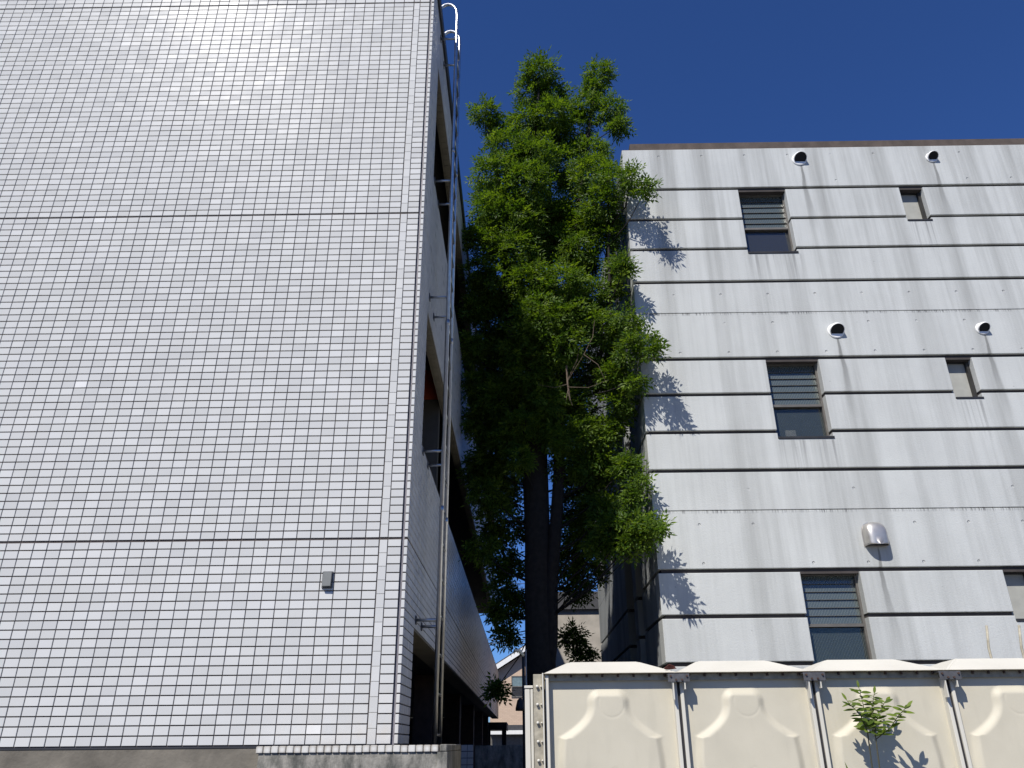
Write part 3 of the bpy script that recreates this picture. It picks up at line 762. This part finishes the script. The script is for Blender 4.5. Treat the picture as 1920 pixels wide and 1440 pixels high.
# ================================================================== the tall tree
CL = [(0.5, 11.3, 13.61, 0.36),(0.37, 11.5, 13.26, 0.36),(0.74, 11.6, 13.28, 0.32),(1.69, 11.6, 13.86, 0.28),(1.57, 11.6, 13.48, 0.21),(1.85, 11.4, 12.71, 0.31),(1.35, 11.5, 12.96, 0.29),(1.96, 11.3, 12.21, 0.18),(-0.58, 11.2, 12.47, 0.28),(-0.36, 11.3, 12.22, 0.18),(0.7, 11.2, 12.41, 0.35),(0.2, 11.4, 12.34, 0.39),(0.62, 11.9, 12.46, 0.47),(1.14, 11.7, 12.47, 0.42),(-0.16, 11.2, 11.64, 0.42),(0.32, 11.0, 11.27, 0.43),(-0.35, 11.0, 10.86, 0.43),(0.17, 10.9, 10.53, 0.47),(0.84, 11.6, 11.53, 0.45),(1.4, 11.5, 11.75, 0.38),(1.36, 11.0, 10.77, 0.43),(1.67, 10.6, 10.31, 0.36),(1.92, 10.25, 10.07, 0.26),(2.12, 10.1, 9.76, 0.14),(1.48, 10.8, 9.96, 0.37),(-0.4, 11.0, 10.04, 0.39),(0.07, 11.0, 9.86, 0.42),(0.93, 12.0, 10.72, 0.35),(1.26, 11.4, 10.02, 0.33),(-0.49, 11.1, 9.44, 0.35),(-0.03, 11.0, 9.2, 0.41),(0.55, 11.8, 9.91, 0.34),(1.07, 11.2, 9.32, 0.37),(1.57, 11.0, 9.5, 0.26),(1.71, 11.0, 8.85, 0.23),(-0.76, 11.0, 9.54, 0.15),(-0.67, 11.1, 8.9, 0.25),(-0.27, 11.2, 8.69, 0.41),(0.27, 10.9, 8.49, 0.4),(0.74, 10.8, 8.42, 0.39),(1.23, 11.0, 8.33, 0.35),(1.73, 11.0, 8.48, 0.19),(-0.72, 11.3, 8.29, 0.27),(-0.32, 11.5, 8.14, 0.41),(0.34, 10.7, 7.67, 0.46),(0.85, 10.8, 7.82, 0.38),(1.35, 10.8, 7.62, 0.32),(1.69, 10.5, 7.54, 0.23),(1.86, 10.25, 7.07, 0.22),(2.0, 10.1, 6.82, 0.11),(1.69, 10.5, 6.98, 0.24),(1.29, 11.2, 7.35, 0.3),(0.66, 10.8, 7.24, 0.42),(0.12, 11.0, 7.26, 0.42),(-0.41, 11.6, 7.48, 0.4),(-0.8, 11.3, 7.53, 0.25),(-0.71, 11.5, 6.94, 0.3),(-0.28, 11.6, 6.79, 0.42),(0.24, 11.1, 6.65, 0.33),(0.68, 11.5, 6.93, 0.26),(1.48, 10.9, 6.82, 0.27),(1.59, 11.0, 6.41, 0.25),(1.74, 10.5, 6.49, 0.16),(-0.62, 11.6, 6.32, 0.3),(-0.2, 11.8, 6.21, 0.39),(0.39, 11.2, 6.15, 0.29),(0.71, 11.2, 5.88, 0.29),(1.12, 11.9, 6.43, 0.25),(1.5, 11.2, 6.05, 0.18),(-0.46, 11.8, 5.8, 0.33),(0.01, 11.0, 5.47, 0.2),(0.76, 11.5, 5.55, 0.32),(1.08, 12.0, 5.45, 0.34),(1.36, 11.3, 5.47, 0.23),(1.57, 10.8, 5.3, 0.17),(1.67, 10.6, 4.95, 0.17),(1.58, 10.6, 4.72, 0.16),(-0.71, 11.8, 5.49, 0.19),(-0.25, 12.0, 5.2, 0.26),(-0.12, 12.0, 4.68, 0.25),(-0.42, 12.0, 4.6, 0.21),(-0.34, 12.2, 4.26, 0.25),(-0.13, 12.2, 4.14, 0.21),(0.86, 12.2, 5.07, 0.34),(0.94, 12.3, 4.57, 0.34),(0.76, 12.4, 4.25, 0.27),(1.06, 12.6, 4.12, 0.27),(1.22, 11.2, 4.7, 0.24),(1.3, 10.7, 4.33, 0.25),(1.54, 10.5, 4.31, 0.25),(1.72, 10.3, 4.26, 0.19),(1.85, 10.1, 4.17, 0.08),(1.11, 10.8, 4.13, 0.19),(1.45, 10.5, 4.05, 0.19),(1.62, 10.4, 4.1, 0.16),(-0.3, 12.3, 3.83, 0.18),(-0.18, 12.3, 3.5, 0.21),(-0.38, 12.2, 3.45, 0.13),(-0.22, 12.3, 3.11, 0.15),(-0.36, 12.0, 2.34, 0.12),(-0.01, 12.5, 3.7, 0.15),(0.92, 13.2, 3.98, 0.25),(0.86, 13.5, 3.21, 0.2),(1.03, 13.5, 2.95, 0.16)]
for _ in range(58):                         # inner filling of the column, behind and between the outer sprays
    zz = rng.uniform(5.6, 11.6); CL.append((float(rng.uniform(-.72, 1.45)), float(rng.uniform(11.3, 12.9)), float(zz), float(rng.uniform(.24, .36))))
CL += [(.2,10.95,6.9,.3),(.45,10.95,6.4,.28),(.1,11.0,6.1,.25),(.9,11.2,6.5,.3),(1.05,11.2,6.0,.28),(1.70,10.35,8.42,.15),(1.66,10.4,8.55,.13),(.95,11.4,5.5,.26),(-.1,11.2,5.9,.28),(-.35,11.3,6.6,.3),(.55,11.0,5.8,.2),
       (-.55,11.4,5.1,.22),(-.4,11.6,4.9,.24),(-.6,11.6,4.3,.2),(-.2,11.7,5.5,.28),(1.2,11.6,5.0,.28),(1.0,11.8,4.6,.26),(1.25,11.2,5.9,.25)]
TR = thing('tall_tree', 'tall leafy green tree growing in the gap between the two buildings', 'tree')
trunk = MB()
def wav(pts, rad, n=10):
    trunk.tube(pts, rad, n)
stemA = [(.30,11.6,-.05),(.275,11.6,.6),(.265,11.6,2.66),(.262,11.6,3.7),(.262,11.6,4.49),(.25,11.6,5.33),(.26,11.58,6.22),(.24,11.55,7.2),(.28,11.5,8.4),(.33,11.45,9.8),(.36,11.4,11.2),(.42,11.35,12.6),(.5,11.3,13.5)]
wav(stemA, [.30,.25,.215,.205,.19,.20,.18,.13,.10,.075,.055,.03,.012], 14)
stemB = [(.36,11.55,2.2),(.43,11.5,2.95),(.45,11.5,3.7),(.53,11.48,4.49),(.61,11.45,5.33),(.63,11.42,5.94),(.75,11.4,7.4),(.95,11.4,9.),(1.15,11.45,10.6),(1.4,11.5,12.2),(1.65,11.58,13.6)]
wav(stemB, [.06,.09,.095,.095,.09,.085,.07,.055,.042,.03,.012], 10)
stemC = [(.24,11.6,5.2),(.05,11.5,6.2),(-.1,11.4,7.6),(-.2,11.3,9.2),(-.3,11.2,10.8),(-.5,11.2,12.2)]
wav(stemC, [.12,.09,.075,.06,.04,.012], 9)
stemD = [(.62,11.44,5.5),(.9,11.3,6.3),(1.25,11.1,7.0),(1.5,10.9,7.8),(1.55,10.9,9.2),(1.6,10.8,10.1)]
wav(stemD, [.045,.04,.035,.03,.02,.01], 9)
stemE = [(.27,11.65,4.8),(.4,11.9,6.4),(.55,12.,8.2),(.65,11.95,10.),(.65,11.9,12.2)]
wav(stemE, [.10,.085,.06,.045,.012], 9)
SP = []
for st in (stemA, stemB, stemC, stemD, stemE):
    for a, b in zip(st, st[1:]):
        for t in np.linspace(0, 1, 6)[:-1]: SP.append(np.array(a)*(1-t)+np.array(b)*t)
SP = np.array(SP); SP = SP[SP[:, 2] > 3.2]
LX, LD_, LU, LS = [], [], [], []            # leaf base, rachis dir, plane normal, size
def rnd_unit():
    v = rng.normal(size=3); return v/np.linalg.norm(v)
for (cx, cy, cz, R) in CL:
    c = np.array((cx, cy, cz))
    d = SP-c; cost = np.linalg.norm(d, axis=1)+np.abs(d[:, 2]+.75*np.clip(np.linalg.norm(d[:, :2], axis=1), .3, 1.5))*.8
    s = SP[np.argmin(cost)]
    mid = (s+c)/2+np.array((rng.normal(0,.06), rng.normal(0,.06), -.08))
    br = .007+.015*min(1, R/.4)
    trunk.tube([s, mid, c-(c-mid)*.1, c+np.array((0,0,R*.4))], [br, br*.7, br*.4, .004], 5)
    ntw = max(3, int(R*16))
    for _ in range(ntw):
        u = rnd_unit(); u[2] = abs(u[2])*.6-.1; e = c+u*R*rng.uniform(.5, 1.0)*np.array((1,.9,.95))
        trunk.tube([c+u*R*.1, (c+e)/2+rng.normal(0,.02,3), e], [.007,.005,.003], 3, cap=False)
    n = int((30+1050*R*R+150*R)*(.62 if cy < 10.65 else 1))
    for _ in range(n):
        u = rnd_unit(); rr = R*rng.uniform(.25, 1.0)**.55
        p = c+u*rr*np.array((1.0, .95, .92))
        if p[0] < -.88 : p[0] = -.88+rng.uniform(0,.1)
        if p[0] > CX-.12 and p[1] > DY-.08 and p[2] < EYE+9.9: continue
        out = u*np.array((1,1,.5))+np.array((0,-.1,-.05))+rng.normal(0,.45,3)
        out[2] -= .15
        LX.append(p); LD_.append(out/np.linalg.norm(out))
        nn = np.array((-.25,-.45,.8))+rng.normal(0,.5,3); LU.append(nn/np.linalg.norm(nn)); LS.append(rng.uniform(.75,1.2))
LX, LD_, LU, LS = map(np.array, (LX, LD_, LU, LS))
S_ = np.cross(LD_, LU); S_ /= np.linalg.norm(S_, axis=1, keepdims=True)+1e-9; U_ = np.cross(S_, LD_)
VS, FS, RN = [], [], []; base = 0
leafr = rng.random(len(LX))
pairs = [(.07,-1),(.07,1),(.12,-1),(.12,1),(.165,-1),(.165,1),(.205,-1),(.205,1),(.235,0)]
for t, sd in pairs:
    n = len(LX); L = (.078*LS*rng.uniform(.85,1.15,n))[:, None]; Wd = L*.19
    o = LX+LD_*(t-.13)*LS[:, None]-U_*(1.4*(t-.0)**2)*LS[:, None]
    ang = rng.uniform(.75,1.15,n)[:, None] if sd else 0.
    dr = rng.normal(.12,.22,n)[:, None]
    dd = LD_*np.cos(ang)+S_*np.sin(ang)*sd-U_*dr if sd else LD_-U_*dr
    dd = dd/np.linalg.norm(dd, axis=1, keepdims=True)
    wv = np.cross(U_, dd); wv /= np.linalg.norm(wv, axis=1, keepdims=True)+1e-9
    nv = np.cross(dd, wv)
    tw = rng.normal(0,.3,n)[:, None]; wv = wv*np.cos(tw)+nv*np.sin(tw); nv = np.cross(dd, wv)
    P0 = o+dd*L*.08; P1 = o+dd*L*.48+wv*Wd+nv*Wd*.25; P2 = o+dd*L*1.08-nv*L*.08; P3 = o+dd*L*.48-wv*Wd+nv*Wd*.25
    Vv = np.stack([P0,P1,P2,P3], 1).reshape(-1,3)
    b = base+np.arange(n)*4
    FS.append(np.stack([b,b+1,b+2],1)); FS.append(np.stack([b,b+2,b+3],1))
    RN.append(np.concatenate([leafr*.8+rng.random(n)*.2]*1)); RN.append(RN[-1])
    VS.append(Vv); base += n*4
me = np_mesh('crown', np.concatenate(VS), np.concatenate(FS), M['leaf'], np.concatenate(RN))
link('crown', me, TR, kind='stuff')
trunk.build('trunk', M['bark'], TR, smooth=True)
tw = MB()
tw.tube([(.78,10.75,6.3),(.75,10.7,6.55),(.74,10.68,6.85)], [.012,.014,.016], 6)
for pts in ([(.75,10.7,6.5),(1.05,10.55,6.42),(1.35,10.5,6.52)], [(.75,10.7,6.6),(1.0,10.5,6.95),(1.15,10.5,7.25),(1.2,10.5,7.6)], [(1.0,10.5,6.95),(1.2,10.45,6.75),(1.3,10.5,6.5)],
            [(.75,10.7,6.45),(.7,10.6,6.2)], [(.75,10.7,6.42),(.8,10.6,6.15)], [(.74,10.7,6.6),(.9,10.6,6.9),(.95,10.55,7.15)], [(.75,10.7,6.55),(.55,10.6,6.45),(.3,10.6,6.5)]):
    tw.tube(pts, [.006]+[.0045]*(len(pts)-2)+[.002], 5)
tw.build('dead_twigs', M['twig'], TR, label='bare tan dead twigs in the middle of the crown')
print('leaves', len(LX))

# ================================================================== sapling in front of the tank
SA = thing('sapling', 'young green sapling with oval leaves in front of the tank', 'sapling')
py = 6.02; k59 = py/5.9
def sp(x, z, dy=0.): return E3((2.43+(x-2.43)*.86)*k59, py+dy, z*k59)
stems = [[sp(2.30,-1.5),sp(2.358,-.165),sp(2.372,.06),sp(2.33,.17,-.02),sp(2.255,.235,-.03),sp(2.235,.265,-.03)],
         [sp(2.36,-1.5),sp(2.415,-.165),sp(2.43,.03),sp(2.448,.2,.02),sp(2.50,.31,.03)],
         [sp(2.425,.01),sp(2.53,.075,-.04),sp(2.625,.17,-.07),sp(2.69,.215,-.08)],
         [sp(2.37,.03),sp(2.40,.14,.05),sp(2.405,.25,.06),sp(2.395,.35,.06)],
         [sp(2.43,.05),sp(2.50,.15,.06),sp(2.57,.24,.05),sp(2.60,.255,.06)]]
st = MB()
for s_ in stems: st.tube(s_, list(np.linspace(.0058 if s_[0][2] < .5 else .0035, .0018, len(s_))), 6)
st.build('stem', M['sapstem'], SA, smooth=True)
def leaf_mesh():
    n = 7; vs = []; fs = []
    for i in range(n+1):
        t = i/n; w = .185*math.sin(math.pi*min(1, t*.97+.015))**.75*(1-.15*t); sag = -.16*t*t
        vs += [(t, -w, sag+.05*w), (t, 0, sag), (t, w, sag+.05*w)]
    for i in range(n):
        fs += [(3*i, 3*i+3, 3*i+4, 3*i+1), (3*i+1, 3*i+4, 3*i+5, 3*i+2)]
    return MB().add(vs, fs).mesh('leaf', M['sapleaf'], True)
lfm = leaf_mesh()
for s_ in stems:
    pts = [Vector(p) for p in s_]
    if pts[0].z < 1.: pts = [pts[1]*.12+pts[2]*.88]+pts[2:]
    segs = [(pts[i], pts[i+1]) for i in range(len(pts)-1)]; tot = sum((b-a).length for a, b in segs)
    cnt = max(7, int(tot/.0115)); ga = random.uniform(0, 6)
    for q_ in range(cnt):
        s = tot*(.12+.88*(q_+.5)/cnt); a, b = segs[-1]; t = 1.
        for sa, sb in segs:
            l = (sb-sa).length
            if s <= l: a, b, t = sa, sb, s/l; break
            s -= l
        p = a.lerp(b, t); ga += 2.4
        dr = Vector((math.cos(ga), math.sin(ga)*.8, random.uniform(-.15, .55)))
        if q_ == cnt-1: dr = (b-a).normalized()+Vector((0,0,.2))
        dr.normalize(); up = Vector((random.uniform(-.5, .3), random.uniform(-1.0, -.3), .75)); sd = up.cross(dr).normalized(); up = dr.cross(sd)
        o = link('leaf', lfm, SA); L = random.uniform(.066, .092)*(.75 if q_ >= cnt-2 else 1)
        o.matrix_world = Matrix.Translation(p) @ Matrix((dr, sd, up)).transposed().to_4x4() @ Matrix.Diagonal((L, L, L, 1))
WD = thing('weed', 'single upright green blade poking up beside the sapling', 'weed')
for dx, h, ln in ((0, -.125, .012), (-.05, -.25, -.02), (.05, -.28, .03)):
    z0 = -1.55; x0 = 2.225+dx; y0 = 6.0
    MB().add([E3(x0-.004,y0,z0),E3(x0+.004,y0,z0),E3(x0+.020+ln,y0-.01,h-.09),E3(x0+ln*1.0-.012,y0,h),E3(x0-.006+ln,y0-.01,h-.075),E3(x0+.006+ln,y0+.008,h-.085)],
             [(0,1,5,4),(1,2,5),(4,5,3),(5,2,3)]).build('blade', M['sapleaf'], WD)
